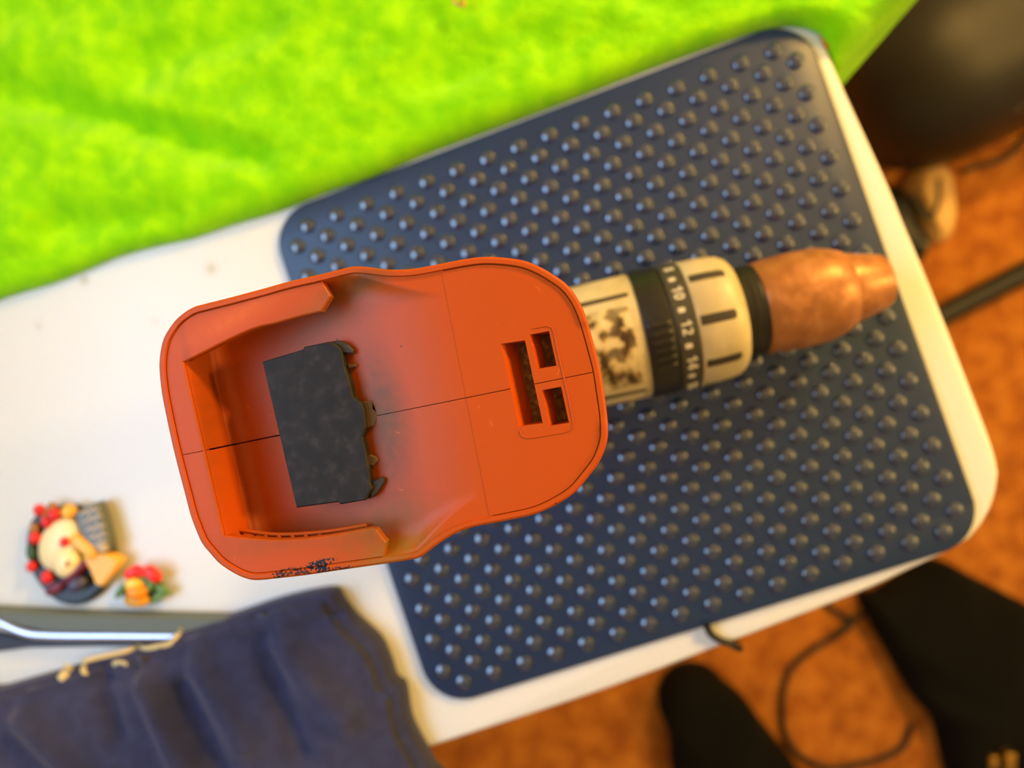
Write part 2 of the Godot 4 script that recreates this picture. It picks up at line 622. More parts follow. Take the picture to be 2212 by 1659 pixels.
# ------------------------------------------------------------------ blue studded mat
func make_mat():
	var t := thing("studded_mat", "dark blue rubber mat with rows of small round studs, under the drill", "mat", Vector3(0, TABLE_Y, 0), 0.333951)
	var a0 := 7.5 - 16.12
	var a1 := 7.5 + 1.13
	var b0 := -7.5 - 0.70
	var b1 := 15.58 - 7.5
	var p := rounded((a1 - a0) * CELL, (b1 - b0) * CELL, 0.021, 12)
	var c := Vector2((a0 + a1) / 2, (b0 + b1) / 2) * CELL
	for i in p.size():
		p[i] += c
	p = facing(p)
	var st := start()
	var h := MAT_Y - TABLE_Y
	loft(st, [ring(inset(p, 0.0009), h), ring(inset(p, 0.0003), h - 0.0002), ring(p, h - 0.0008), ring(p, 0.0002)], [1, 1, 1])
	cap(st, inset(p, 0.0009), h, true, 1)
	cap(st, p, 0.0002, false)
	build(st, "sheet", M.mat, t)
	# studs: a square grid with one more in the middle of each square
	st = start()
	var rings := []
	for i in 9:
		var w := 0.64 * i / 8
		var q := PackedVector3Array()
		for k in 20:
			q.append(Vector3(cos(TAU * k / 20) * 0.0064 * sin(w), 0.0064 * cos(w) - 0.0064 * cos(0.64) + 0.0006, sin(TAU * k / 20) * 0.0064 * sin(w)))
		rings.append(q)
	var foot := PackedVector3Array()
	for k in 20:
		foot.append(Vector3(cos(TAU * k / 20) * 0.0038, -0.0003, sin(TAU * k / 20) * 0.0038))
	rings.append(foot)
	loft(st, rings)
	st.generate_normals()
	var dome := st.commit()
	var stud_m := flat(Color(0.065, 0.165, 0.30), 0.09, 0.0, 1.0)
	stud_m.clearcoat_enabled = true
	stud_m.clearcoat = 1.0
	stud_m.clearcoat_roughness = 0.05
	var cam := Vector3(-0.02201, 1.08827, -0.00010)
	var spots := []
	for b in 31:
		var n := 16 if b % 2 == 0 else 17
		for a in n:
			var q := Vector3((7.5 - (a if b % 2 == 0 else a - 0.5)) * CELL, h, (b * 0.5 - 7.5) * CELL)
			var w := t.position + q.rotated(Vector3.UP, t.rotation.y)
			# those under the foot of the drill come last
			var up := cam.lerp(w, 0.19 / 0.345)
			var hid := absf((up.x - 0.0) * 0.98 - up.z * 0.2 + 0.055) < 0.05 and absf(up.z + up.x * 0.2 + 0.0) < 0.03
			spots.append([w.distance_to(cam) + (10.0 if hid else 0.0), q])
	spots.sort_custom(func(x, y): return x[0] < y[0])
	for i in 300:
		put(dome, "stud", stud_m, t, spots[i][1])
	var mm := MultiMesh.new()
	mm.transform_format = MultiMesh.TRANSFORM_3D
	mm.mesh = dome
	mm.instance_count = spots.size() - 300
	for i in spots.size() - 300:
		mm.set_instance_transform(i, Transform3D(Basis.IDENTITY, spots[300 + i][1]))
	var rest := MultiMeshInstance3D.new()
	rest.name = "studs"
	rest.multimesh = mm
	rest.material_override = stud_m
	rest.set_meta("kind", "stuff")
	t.add_child(rest, true)


# ------------------------------------------------------------------ green plush blanket
func make_blanket():
	var edge := smooth_line(pts([-447.2, -1.96, -393.55, -15.34, -346.34, -28.43, -315.39, -39.71, -289.96, -46.62, -272.33, -52.82, -252.35, -60.35, -232.58, -65.24, -212.99, -69.15, -191.16, -75.76, -167.16, -82.04, -143.43, -90.53, -119.98, -97.78, -96.79, -106.99, -73.86, -114.97, -28.76, -130.44, 15.33, -146.23, 49.91, -157.66, 66.98, -162.64, 79.7, -164.52, 89.2, -163.29, 95.73, -160.45]), 0.003, false)
	var c0 := Vector3(edge[edge.size() - 1].x, 0.752, edge[edge.size() - 1].y)
	var c1 := Vector3(0.1836, 0.7520, -0.1956)
	var o0 := Vector3(0.1115, 0.7000, -0.1408)
	var o1 := Vector3(0.2371, 0.7000, -0.2858)
	var rows := 110
	var n := edge.size()
	var noise := FastNoiseLite.new()
	noise.seed = 5
	noise.frequency = 22.0
	var fine := FastNoiseLite.new()
	fine.seed = 9
	fine.frequency = 110.0
	var far0 := Vector2(-0.50, -0.34)
	c0.y = TABLE_Y + 0.0015
	var far1 := Vector2(c1.x, c1.z)
	var grid := []
	for r in rows + 1:
		var t := pow(float(r) / rows, 1.6)
		var row := PackedVector3Array()
		for i in n:
			var f := far0.lerp(far1, float(i) / (n - 1))
			f.y -= 0.1 * sin(PI * float(i) / (n - 1))
			var q := edge[i].lerp(f, t)
			row.append(Vector3(q.x, TABLE_Y + blanket_height(q, q.distance_to(edge[i]), noise, fine), q.y))
		for k in range(1, 15):
			var u := k / 14.0
			var a := c0.lerp(c1, t)
			var b := o0.lerp(o1, t)
			var q := a.lerp(b, u)
			q.y = lerpf(row[n - 1].y, b.y, 1.0 - sqrt(maxf(0.0, 1.0 - u * u)) if u < 0.7 else lerpf(0.286, 1.0, (u - 0.7) / 0.3))
			q += Vector3(0, 1, 0) * noise.get_noise_2d(q.x, q.z) * 0.004 * u
			row.append(q)
		grid.append(row)
	var st := start()
	# underside, a little lower, joined by the rounded edge
	var low := []
	for r in grid.size():
		var row := PackedVector3Array()
		for q in grid[r]:
			row.append(Vector3(q.x, maxf(q.y - 0.006, TABLE_Y + 0.0004) if q.y > TABLE_Y else q.y - 0.006, q.z))
		low.append(row)
	grid.reverse()
	loft(st, grid + low, [], false)
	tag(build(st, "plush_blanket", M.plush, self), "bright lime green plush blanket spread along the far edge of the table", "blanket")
	# a gold trinket lies on it at the top of the view
	var g := thing("gold_charm", "tiny gold-coloured charm lying on the green blanket", "charm", Vector3(-0.0736, 0.7570, -0.1743))
	st = start()
	var path := PackedVector3Array()
	for k in 16:
		path.append(Vector3(cos(TAU * k / 16) * 0.0024, 0.001, sin(TAU * k / 16) * 0.0017))
	tube(st, path, 0.0008, 8, true)
	build(st, "ring", M.brass, g)
	st = start()
	ball(st, Vector3(0.002, 0.001, 0.0022), Vector3(0.0014, 0.001, 0.0012))
	build(st, "bead", M.brass, g)


func blanket_height(q: Vector2, d: float, noise: FastNoiseLite, fine: FastNoiseLite) -> float:
	var h := 0.0015 + 0.0095 * sqrt(1.0 - pow(1.0 - clampf(d / 0.012, 0.0, 1.0), 2.0))
	var k := clampf(d / 0.03, 0.0, 1.0)
	h += k * (noise.get_noise_2d(q.x, q.y) * 0.004 + 0.002)
	h += clampf(d / 0.01, 0.0, 1.0) * fine.get_noise_2d(q.x, q.y) * 0.0004
	# long creases
	for c in [[Vector3(-0.3191, 0.7500, -0.1450), Vector3(-0.1739, 0.7500, -0.1052), 0.009, -0.0085], [Vector3(-0.2801, 0.7500, -0.0718), Vector3(-0.2168, 0.7500, -0.0754), 0.009, -0.0090], [Vector3(-0.3252, 0.7500, -0.0490), Vector3(-0.2605, 0.7500, -0.0622), 0.008, -0.0060], [Vector3(-0.2355, 0.7500, -0.1514), Vector3(-0.1735, 0.7500, -0.1696), 0.012, -0.0060], [Vector3(-0.0954, 0.7500, -0.1400), Vector3(-0.0396, 0.7500, -0.1578), 0.012, -0.0045]]:
		var a := Vector2(c[0].x, c[0].z)
		var b := Vector2(c[1].x, c[1].z)
		var near := Geometry2D.get_closest_point_to_segment(q, a, b)
		var e := near.distance_to(q)
		h += k * c[3] * exp(-e * e / (c[2] * c[2]))
	return maxf(h, 0.001)


# ------------------------------------------------------------------ the drill
func foot_texture() -> ImageTexture:
	var w := 1000
	var hgt := 680
	var img := Image.create(w, hgt, false, Image.FORMAT_RGB8)
	img.fill(Color(0.685, 0.272, 0.01))
	var n := FastNoiseLite.new()
	n.seed = 77
	n.frequency = 0.02
	n.fractal_octaves = 5
	# centre and radii in mm, turn, colour, strength
	var dirt_and_shade := [
		[Vector3(-0.00336, 0.1550, 0.00445), 6.0, 24.0, 0.0, Color(0.47, 0.21, 0.02), 0.8],  # band beside the terminal block: dirt mixed with the block's painted shadow
		[Vector3(-0.00107, 0.1550, -0.00028), 5.0, 11.0, 0.0, Color(0.40, 0.24, 0.05), 0.75],  # olive core of that band, dirt and painted shadow together
		[Vector3(-0.00702, 0.1500, -0.03182), 10.0, 4.0, -0.3, Color(0.55, 0.32, 0.18), 0.7],
		[Vector3(-0.01765, 0.1500, -0.02670), 12.0, 3.0, -0.15, Color(0.52, 0.28, 0.15), 0.55],
		[Vector3(0.00056, 0.1550, -0.03517), 7.0, 2.4, -0.1, Color(0.42, 0.26, 0.14), 0.8],
		[Vector3(-0.00452, 0.1500, 0.03521), 10.0, 3.2, -0.15, Color(0.52, 0.40, 0.15), 0.75],
		[Vector3(-0.00869, 0.1500, 0.02912), 12.0, 5.0, -0.15, Color(0.48, 0.30, 0.10), 0.7],
		[Vector3(-0.03192, 0.1450, 0.02654), 16.0, 3.5, 0.0, Color(0.50, 0.26, 0.08), 0.5],
		[Vector3(-0.04973, 0.1450, -0.00799), 1.0, 24.0, 0.0, Color(0.42, 0.20, 0.06), 0.45],
		[Vector3(-0.03573, 0.1640, -0.03273), 14.0, 3.0, -0.25, Color(0.90, 0.45, 0.22), 0.35],
		[Vector3(-0.02531, 0.1640, 0.03523), 3.6, 0.9, -0.1, Color(0.10, 0.10, 0.18), 1.3],
		[Vector3(-0.02468, 0.1650, 0.03644), 2.2, 1.0, 0.3, Color(0.08, 0.09, 0.16), 1.3],
		[Vector3(-0.01966, 0.1650, 0.03734), 3.0, 0.6, 0.0, Color(0.30, 0.12, 0.12), 1.0],
		[Vector3(-0.03396, 0.1650, 0.03552), 3.6, 0.7, 0.0, Color(0.22, 0.13, 0.13), 0.9],
		[Vector3(-0.03609, 0.1650, 0.03651), 2.0, 0.6, 0.0, Color(0.16, 0.12, 0.13), 0.9],
		[Vector3(-0.03005, 0.1650, 0.03647), 2.6, 0.8, 0.0, Color(0.28, 0.14, 0.13), 0.9]]
	for d in dirt_and_shade:
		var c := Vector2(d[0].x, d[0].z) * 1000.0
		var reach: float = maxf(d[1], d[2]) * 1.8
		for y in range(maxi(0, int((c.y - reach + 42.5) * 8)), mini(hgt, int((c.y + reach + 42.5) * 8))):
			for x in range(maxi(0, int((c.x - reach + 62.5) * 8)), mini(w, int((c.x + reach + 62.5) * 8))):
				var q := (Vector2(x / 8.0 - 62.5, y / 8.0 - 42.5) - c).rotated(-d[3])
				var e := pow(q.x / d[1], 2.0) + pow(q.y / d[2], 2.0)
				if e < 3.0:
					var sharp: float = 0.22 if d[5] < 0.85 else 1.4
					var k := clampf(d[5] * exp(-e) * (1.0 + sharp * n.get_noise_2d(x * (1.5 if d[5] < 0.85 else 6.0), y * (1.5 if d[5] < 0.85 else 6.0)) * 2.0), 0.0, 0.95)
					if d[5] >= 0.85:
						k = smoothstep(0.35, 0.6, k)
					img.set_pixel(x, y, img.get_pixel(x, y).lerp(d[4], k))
	# pale specks and hairline scratches
	var rng := RandomNumberGenerator.new()
	rng.seed = 12
	for i in 70:
		var x := rng.randi_range(60, w - 60)
		var y := rng.randi_range(60, hgt - 60)
		img.set_pixel(x, y, Color(0.9, 0.55, 0.3))
		if i % 5 == 0:
			var a := rng.randf() * TAU
			for k in rng.randi_range(4, 16):
				img.set_pixel(x + int(cos(a + k * 0.05) * k), y + int(sin(a + k * 0.05) * k), Color(0.9, 0.42, 0.12))
	for q in [Vector3(0.00721, 0.1640, -0.01686), Vector3(-0.01115, 0.1640, -0.02275), Vector3(0.03909, 0.1640, 0.03096)]:
		var x := int((q.x * 1000.0 + 62.5) * 8)
		var y := int((q.z * 1000.0 + 42.5) * 8)
		for k in 9:
			img.set_pixel(x + k % 3, y + k / 3, Color(0.22, 0.08, 0.04))
	return ImageTexture.create_from_image(img)


func make_drill():
	var t := thing("cordless_drill", "orange cordless drill without battery, stood on its head on the blue mat", "drill", Vector3(-0.06995, 0.7425, 0.01043), 0.200015)
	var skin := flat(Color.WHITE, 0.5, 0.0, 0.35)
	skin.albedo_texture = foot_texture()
	uvm = Vector4(-0.0625, -0.0425, 8.0, 1.0 / 0.085)
	var raw := pts([-57.56, -25, -55.61, -30.39, -53.36, -33.36, -49.96, -36.13, -45.59, -37.91, -41.47, -38.23, -35.46, -38.4, -25.44, -38.83, -18.31, -39.22, -9.65, -39.29, -2.67, -39.47, 0.04, -39.34, 3.33, -38.47, 6.9, -37.21, 9.81, -36.4, 14.6, -35.55, 20.25, -35.31, 27.74, -35.15, 33.36, -34.66, 38.88, -33.25, 43.31, -31.57, 46.73, -29.4, 50, -26.54, 52.75, -23.56, 54.5, -20.37, 55.64, -16.78, 56.27, -12.81, 56.79, -6.02, 57.06, -0.26, 56.82, 5.38, 56.39, 12, 55.57, 16.6, 54.24, 19.67, 51.92, 22.99, 48.43, 26.16, 44.48, 29.26, 39.77, 31.27, 33.67, 32.78, 26.39, 33.1, 18.61, 33.11, 14.12, 33.5, 10.46, 34.52, 6.69, 36.02, 2.27, 38.22, -0.54, 38.57, -6.52, 38.42, -12.06, 38.21, -20.44, 37.87, -29.13, 37.58, -36.85, 37.06, -42.73, 36.55, -45.71, 35.54, -48.57, 33.65, -51.87, 30.55, -54.02, 27.27, -55.74, 24.07, -56.6, 20.46, -57.31, 16.1, -57.67, 10.21, -58.05, 4.33, -58.29, -0.36, -58.45, -5.43, -58.5, -12.84, -58.39, -18.24])
	var outer := facing(smooth_line(raw, 0.0011, true))
	var bare_u := 55.30 * 0.001     # past this the lip stops between two places
	var bare_v0 := -12.71 * 0.001
	var bare_v1 := 12.12 * 0.001
	var lip_in := inset(outer, 0.00205)
	var plate_y := RIM - 0.0006
	var profile := [[0.0019, -0.007], [0.0019, -0.0009], [0.00165, 0.0], [0.0007, 0.0], [0.00025, -0.0002], [0.0, -0.0007], [0.00005, -0.008], [0.0006, -0.024], [0.004, -0.032]]
	var rings := []
	for a in profile:
		var base := inset(outer, a[0])
		var r := PackedVector3Array()
		for i in outer.size():
			var y: float = RIM + a[1]
			if outer[i].x > bare_u and outer[i].y > bare_v0 and outer[i].y < bare_v1:
				y = minf(y, plate_y + (0.00005 if a[0] > 0.0005 else -0.0001 if a[0] > 0.0001 else -0.0006))
			r.append(Vector3(base[i].x, y, base[i].y))
		rings.append(r)
	for k in [[0.35, -0.04], [0.6, -0.047]]:
		var r := PackedVector3Array()
		for q in outer:
			r.append(Vector3(lerpf(q.x, -0.004, k[0]), RIM + k[1], q.y * (1.0 - k[0])))
		rings.append(r)
	var st := start()
	loft(st, rings, [0, 1, 2, 3, 3, 3, 4, 4, 4, 4])
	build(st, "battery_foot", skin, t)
	# recess and slot outlines
	var cavity := smooth_line(pts([-51.21, -24.47, -44.55, -26.14, -38.61, -27.68, -30.31, -29.41, -23.81, -29.61, -17.44, -29.96, -11.42, -30.06]), 0.002, false)
	cavity.append_array(pts([-8.35, -33.2, -9.83, -37.74, -10, -38.77, -0.33, -38.92, 6.04, -36.81, 10.57, -35.71, 15.64, -34.87, 22.06, -34.71, 21.65, 32.7, 16.76, 32.53, 12.92, 33.17, 8.2, 35.01, 2.08, 38.08, -4.38, 38.39, -9.1, 38.03, -7.97, 36.25, -6.65, 32.9, -7.24, 32.06, -8.57, 29.33]))
	cavity.append_array(smooth_line(pts([-10.12, 28.88, -22.18, 28.76, -31.89, 27.91, -39.47, 26.4, -49.7, 23.52]), 0.002, false))
	cavity = facing(cavity)
	var slots := [facing(pts([33.39, -11.82, 39.67, -11.5, 39.95, 10.27, 33.73, 10.02])), facing(pts([41.12, -12.66, 46.23, -12.56, 46.36, -3.46, 41.23, -3.61])), facing(pts([41.32, 1.93, 46.45, 2, 46.59, 11.46, 41.39, 11.4]))]
	var front_u := 21.86 * 0.001
	# the flat face of the foot, in two shell halves that meet at a hairline seam
	var v1: float = (slots[1][0].y + slots[1][2].y) / 2
	var v2: float = (slots[2][0].y + slots[2][2].y) / 2
	var cuts := [-0.1, v1, -0.00009, 0.00009, v2, 0.1]
	for s in [0, 1, 3, 4]:
		if s != 2:
			var strip := PackedVector2Array([Vector2(-0.1, cuts[s]), Vector2(0.1, cuts[s]), Vector2(0.1, cuts[s + 1]), Vector2(-0.1, cuts[s + 1])])
			var pieces: Array = Geometry2D.intersect_polygons(lip_in, strip)
			for hole in [cavity] + slots:
				var left := []
				for p in pieces:
					left += Geometry2D.clip_polygons(p, hole)
				pieces = left
			for p in pieces:
				if absf(area(p)) > 2e-6:
					st = start()
					cap(st, p, plate_y, true, -2)
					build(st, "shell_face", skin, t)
	# edge of the ledges, a thin flange; behind it a deep back wall with the open seam
	st = start()
	var wide := inset(cavity, 0.00035)
	var flange := [PackedVector3Array(), PackedVector3Array(), PackedVector3Array()]
	for i in cavity.size():
		var front := cavity[i].x > front_u - 0.002
		var e := cavity[i] if front else wide[i]
		flange[0].append(Vector3(cavity[i].x, plate_y, cavity[i].y))
		flange[1].append(Vector3(e.x, plate_y - (0.00002 if front else 0.0003), e.y))
		flange[2].append(Vector3(e.x, RIM - (0.00066 if front else 0.0034), e.y))
	var open_front := -1
	for i in cavity.size():
		if cavity[i].x > front_u - 0.002 and cavity[(i + 1) % cavity.size()].x > front_u - 0.002 and cavity[i].distance_to(cavity[(i + 1) % cavity.size()]) > 0.03:
			open_front = i
	loft(st, flange, [-1, -1], true, true, open_front)
	build(st, "ledge_edge", skin, t)
	var w0 := pts([-51.21, -24.47, -49.7, 23.52])
	var w1 := (w0[1] - w0[0]).normalized()
	for half in 2:
		st = start()
		var p := w0[0] - w1 * 0.009
		var q := w0[0].lerp(w0[1], (0.0 - w0[0].y) / (w0[1].y - w0[0].y)) - w1 * 0.00022
		if half == 1:
			p = q + w1 * 0.00044
			q = w0[1] + w1 * 0.009
		var wall := []
		for k in [[0.0004, 0.0014], [0.0008, 0.0024], [0.0022, 0.0145], [0.0026, 0.018]]:
			wall.append(PackedVector3Array([Vector3(q.x + k[0], RIM - k[1], q.y), Vector3(p.x + k[0], RIM - k[1], p.y)]))
		loft(st, wall, [1, 1, 1], false)
		build(st, "back_wall", skin, t)
	# floor of the recess: flat at the back, rounded into the walls, ramping up to the face in front
	var u_ramp := -45.25 * 0.001
	var shell := inset(outer, 0.00185)
	for half in 2:
		st = start()
		var grid := []
		for i in 121:
			var row := PackedVector3Array()
			var u := lerpf(w0[0].x - 0.001, front_u + 0.0006, i / 120.0)
			var lim := 0.0
			for k in shell.size():
				var a2 := shell[k]
				var b2 := shell[(k + 1) % shell.size()]
				if (a2.x - u) * (b2.x - u) <= 0.0 and a2.x != b2.x:
					var v2_ := lerpf(a2.y, b2.y, (u - a2.x) / (b2.x - a2.x))
					if (v2_ < 0.0) == (half == 0):
						lim = maxf(lim, absf(v2_))
			var back := w0[0].lerp(w0[1], 0.5).x
			for j in 71:
				var g := 0.0002 if u < -0.012 else 0.00009
				var v := g + (lim - g) * j / 70.0
				var sv := -v if half == 0 else v
				back = lerpf(w0[0].x, w0[1].x, (sv - w0[0].y) / (w0[1].y - w0[0].y)) + 0.0022
				row.append(Vector3(u, RIM - floor_depth(u, u - back, lim - v, u_ramp, front_u), sv))
			grid.append(row)
		loft(st, grid, [], false, half == 1)
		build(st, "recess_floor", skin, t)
	# slotted rail under the lower ledge
	st = start()
	tube(st, line3(pts([-48.85, 23.39, -37.73, 26.73, -24.77, 28.34, -13.01, 28.71]), RIM - 0.0075, 0.002), 0.0006, 8)
	var rail := build(st, "slotted_rail", skin, t)
	for k in 6:
		st = start()
		var q := (Vector3(-0.04483, 0.1580, 0.02543)).lerp(Vector3(-0.02615, 0.1580, 0.02860), k / 5.0)
		prism(st, rect(q.x, q.z + 0.0012, 0.0008, 0.0024), RIM - 0.0085, RIM - 0.0062, 0.0001)
		build(st, "rib", skin, rail)
	# slots near the front: drafted walls, dusty bottoms, a raised bead round them
	for k in 3:
		var q: PackedVector2Array = slots[k]
		var low := PackedVector2Array()
		var lo_u := 1.0
		for p in q:
			lo_u = minf(lo_u, p.x)
		for p in q:
			low.append(p + Vector2((0.0036 if k == 0 else 0.0024) if p.x < lo_u + 0.002 else -0.0003, 0.0003 if p.y < (v1 if k == 1 else v2 if k == 2 else 0.0) else -0.0003))
		st = start()
		loft(st, [ring(q, plate_y), ring(low, RIM - 0.0075)], [-1], true, true)
		var s := build(st, "slot", skin, t)
		st = start()
		cap(st, inset(low, -0.0003), RIM - 0.0074, true)
		build(st, "slot_floor", M.dust, s)
	st = start()
	tube(st, line3(pts([42.12, -14.02, 45.75, -13.99, 46.95, -13.38, 47.34, -11.73, 47.33, -6.89, 47.51, -1.18, 47.66, 5.26, 47.64, 10.7, 47.29, 12.44, 45.99, 13.52, 40.2, 13.47, 35.15, 13.21, 33.98, 12.38, 33.77, 11]), plate_y, 0.001), 0.00022, 6)
	build(st, "slot_bead", skin, t)
	# the notches where the lip stops
	uvm = Vector4(0, 0, 1, 1)
	# terminal block
	var block := facing(pts([-31.09, -20.42, -19.45, -21.33, -18.92, -21.98, -11.95, -21.93, -10.38, -20.98, -9.1, -19.38, -9.09, -14.73, -8.54, -9.58, -8.46, -6.1, -6.51, -4.15, -6.16, -2.12, -6.7, 2.39, -8.13, 4.79, -8, 8.72, -8.12, 13.35, -8.5, 17.06, -8.29, 18.86, -10.64, 21.5, -17.71, 21.37, -18.21, 20.65, -29.84, 20.04]))
	st = start()
	prism(st, block, RIM - 0.023, RIM - 0.004, 0.0004)
	var tb := build(st, "terminal_block", M.block, t)
	for c in [pts([-12.14, -22.03, -9.45, -21.85, -7.31, -20.27, -6.14, -18.39, -6.44, -17.56, -9.03, -18.22]), pts([-9.14, 19.4, -8.39, 17.01, -5.8, 16.36, -4.76, 16.94, -5.11, 18.01, -7.55, 20.46, -10.11, 21.63])]:
		st = start()
		prism(st, c, RIM - 0.018, RIM - 0.0052, 0.0003)
		build(st, "contact_clip", M.clip, tb)
	for c in [pts([-8.88, -15.16, -6.61, -14.82, -6.51, -14.04, -8.89, -13.88]), pts([-7.18, -4.51, -3.86, -4.23, -4.04, -2.1, -3.34, -1.07, -3.62, 0.9, -5.02, 2.66, -7.39, 2.83]), pts([-9.37, 9.95, -7.55, 9.92, -5.83, 11.01, -5.78, 12.04, -7.45, 13.24, -9.35, 12.37])]:
		st = start()
		prism(st, c, RIM - 0.018, RIM - 0.0058, 0.0003)
		build(st, "contact_pin", M.pin, tb)
	# handle and motor housing, under the foot
	st = start()
	var handle := []
	for k in 9:
		var f := k / 8.0
		var q := PackedVector3Array()
		for i in 32:
			var w := TAU * i / 32
			q.append(Vector3(lerpf(-0.004, 0.004, f) + cos(w) * lerpf(0.026, 0.024, sin(PI * f) * 0.7 + f * 0.3), lerpf(RIM - 0.046, 0.05, f), sin(w) * 0.017))
		handle.append(q)
	loft(st, handle)
	build(st, "handle", M.orange, t)
	var a := Vector3(0.08230, 0.0325, -0.01119)
	var b := Vector3(0.18528, 0.0325, -0.01304)
	var ax := (b - a).normalized()
	st = start()
	turned(st, [Vector2(-120, 12), Vector2(-118, 20), Vector2(-112, 25), Vector2(-100, 27.5), Vector2(-50, 28), Vector2(-30, 27)], a, ax)
	build(st, "motor_housing", M.orange, t)
	# gear housing: worn cream shell with two dark grooves and a recessed label
	st = start()
	turned(st, [Vector2(-32, 24), Vector2(-31, 26.4), Vector2(-29, 26.9), Vector2(-1.5, 27.3), Vector2(-0.5, 26.9), Vector2(0, 26)], a, ax)
	var gh := build(st, "gear_housing", M.cream, t)
	st = start()
	patch(st, a, ax, -27, -2.5, -0.55, 0.92, func(_s): return 27.1, 0.25)
	build(st, "worn_label", M.grimy, gh)
	for g in [-0.66, 1.02]:
		st = start()
		patch(st, a, ax, -29, -0.8, g - 0.045, g + 0.045, func(_s): return 27.0, 0.35)
		build(st, "groove", M.clip, gh)
	# selector ring with finger ridges
	st = start()
	turned(st, [Vector2(-0.6, 26), Vector2(-0.2, 27.9), Vector2(0.4, 28.2), Vector2(10.6, 27.9), Vector2(11.2, 27.4), Vector2(11.6, 26)], a, ax, 96)
	var gr := build(st, "selector_ring", M.rubber, t)
	for k in 6:
		st = start()
		patch(st, a, ax, 0.8, 10.4, -0.10 + k * 0.13, -0.10 + k * 0.13 + 0.075, func(s): return 28.2 - s * 0.03, 0.9)
		build(st, "ridge", M.rubber, gr)
	# numbered band
	st = start()
	turned(st, [Vector2(11.6, 26), Vector2(11.8, 27.2), Vector2(12.2, 27.5), Vector2(19.8, 27.5), Vector2(20.2, 27.2), Vector2(20.4, 26)], a, ax, 96)
	var nb := build(st, "number_band", M.dark_grey, t)
	var side := Vector3.UP.cross(ax).normalized()
	if side.z < 0:
		side = -side
	for k in 5:
		var w := [-1.02, -0.47, 0.07, 0.62, 1.2][k] as float
		var dir := Vector3.UP * cos(w) + side * sin(w)
		var along := -Vector3.UP * sin(w) + side * cos(w)
		var tm := TextMesh.new()
		tm.text = str(8 + 2 * k)
		var f := SystemFont.new()
		f.font_names = PackedStringArray(["Droid Sans"])
		f.font_weight = 700
		tm.font = f
		tm.font_size = 32
		tm.pixel_size = 0.000185
		tm.depth = 0.0006
		tm.curve_step = 1.0
		var o := put(tm, "numeral", M.pale, nb)
		o.transform = Transform3D(Basis(along, ax, dir), a + ax * 0.016 + dir * 0.0275)
		if k < 4:
			var w2 := w + 0.275
			st = start()
			patch(st, a, ax, 13.8, 17.2, w2 - 0.045, w2 + 0.045, func(_s): return 27.5, 0.15, true)
			build(st, "tick_mark", M.pale, nb)
	# cream clutch collar with dark strips that paint the shade of its grip grooves
	st = start()
	var collar := func(s: float) -> float: return 27.4 - 0.085 * maxf(0.0, s - 28.0) - 0.16 * maxf(0.0, s - 34.0)
	turned(st, [Vector2(20.4, 26), Vector2(20.6, 27.2), Vector2(21, 27.4), Vector2(28, 27.4), Vector2(34, 26.9), Vector2(37.5, 26.0), Vector2(40, 24.4), Vector2(41.6, 22.4), Vector2(42.2, 20.5), Vector2(42.4, 15)], a, ax, 96)
	var cc := build(st, "clutch_collar", M.cream, t)
	for k in 9:
		var w := 0.02 + (k - 1) * TAU / 9
		st = start()
		patch(st, a, ax, 20.8, 37.4, w - 0.08, w + 0.082, collar, 0.18, true)
		build(st, "groove_shade", M.dark_brown, cc)
	# chuck
	st = start()
	turned(st, [Vector2(42.0, 15), Vector2(42.2, 18.6), Vector2(46, 18.9), Vector2(46.4, 19.4), Vector2(49.5, 19.6), Vector2(50.0, 19.0), Vector2(51.5, 18.8), Vector2(52, 15)], a, ax, 80)
	build(st, "chuck_ring", M.rubber, t)
	st = start()
	turned(st, [Vector2(51, 15), Vector2(51.2, 19.4), Vector2(52, 19.9), Vector2(60, 20.5), Vector2(70, 20.7), Vector2(78, 20.3), Vector2(83, 19.0), Vector2(88.2, 16.9), Vector2(88.8, 16.3), Vector2(89, 15)], a, ax, 80)
	build(st, "chuck_sleeve", M.rust, t)
	st = start()
	turned(st, [Vector2(88.5, 15.7), Vector2(90, 15.5), Vector2(104.3, 11.5), Vector2(105.2, 10.9), Vector2(105.8, 9.8), Vector2(105.6, 5.0), Vector2(98, 4.6)], a, ax, 80)
	var nose := build(st, "chuck_nose", M.rust, t)
	for k in 3:
		st = start()
		var w := TAU * k / 3
		var d := Vector3.UP * cos(w) + side * sin(w)
		tube(st, PackedVector3Array([a + ax * 0.09 + d * 0.004, a + ax * 0.1045 + d * 0.0028]), 0.0022, 8)
		build(st, "chuck_jaw", M.steel, nose)


func floor_depth(u: float, from_back: float, from_side: float, u_ramp: float, front_u: float) -> float:
	var d := 0.0158
	var r := 0.004
	if from_back < r:
		var e := maxf(from_back, 0.0)
		d -= r - sqrt(r * r - (r - e) * (r - e))
	d = lerpf(d, 0.00063, smoothstep(u_ramp, front_u + 0.002, u))
	r = 0.007
	from_side = maxf(from_side, 0.0)
	if from_side < r:      # rounded up into the side walls, under the ledges and the lip
		d = maxf(0.00068, d - (r - sqrt(r * r - (r - from_side) * (r - from_side))))
	return d


# ------------------------------------------------------------------ two souvenir magnets
func bit(parent: Node3D, called: String, m: Material, at: Vector3, r: Vector3, turn := 0.0, power := 1.0):
	var st := start()
	ball(st, at - parent.position, r * 0.001, turn, 18, 12, power)
	return build(st, called, m, parent)


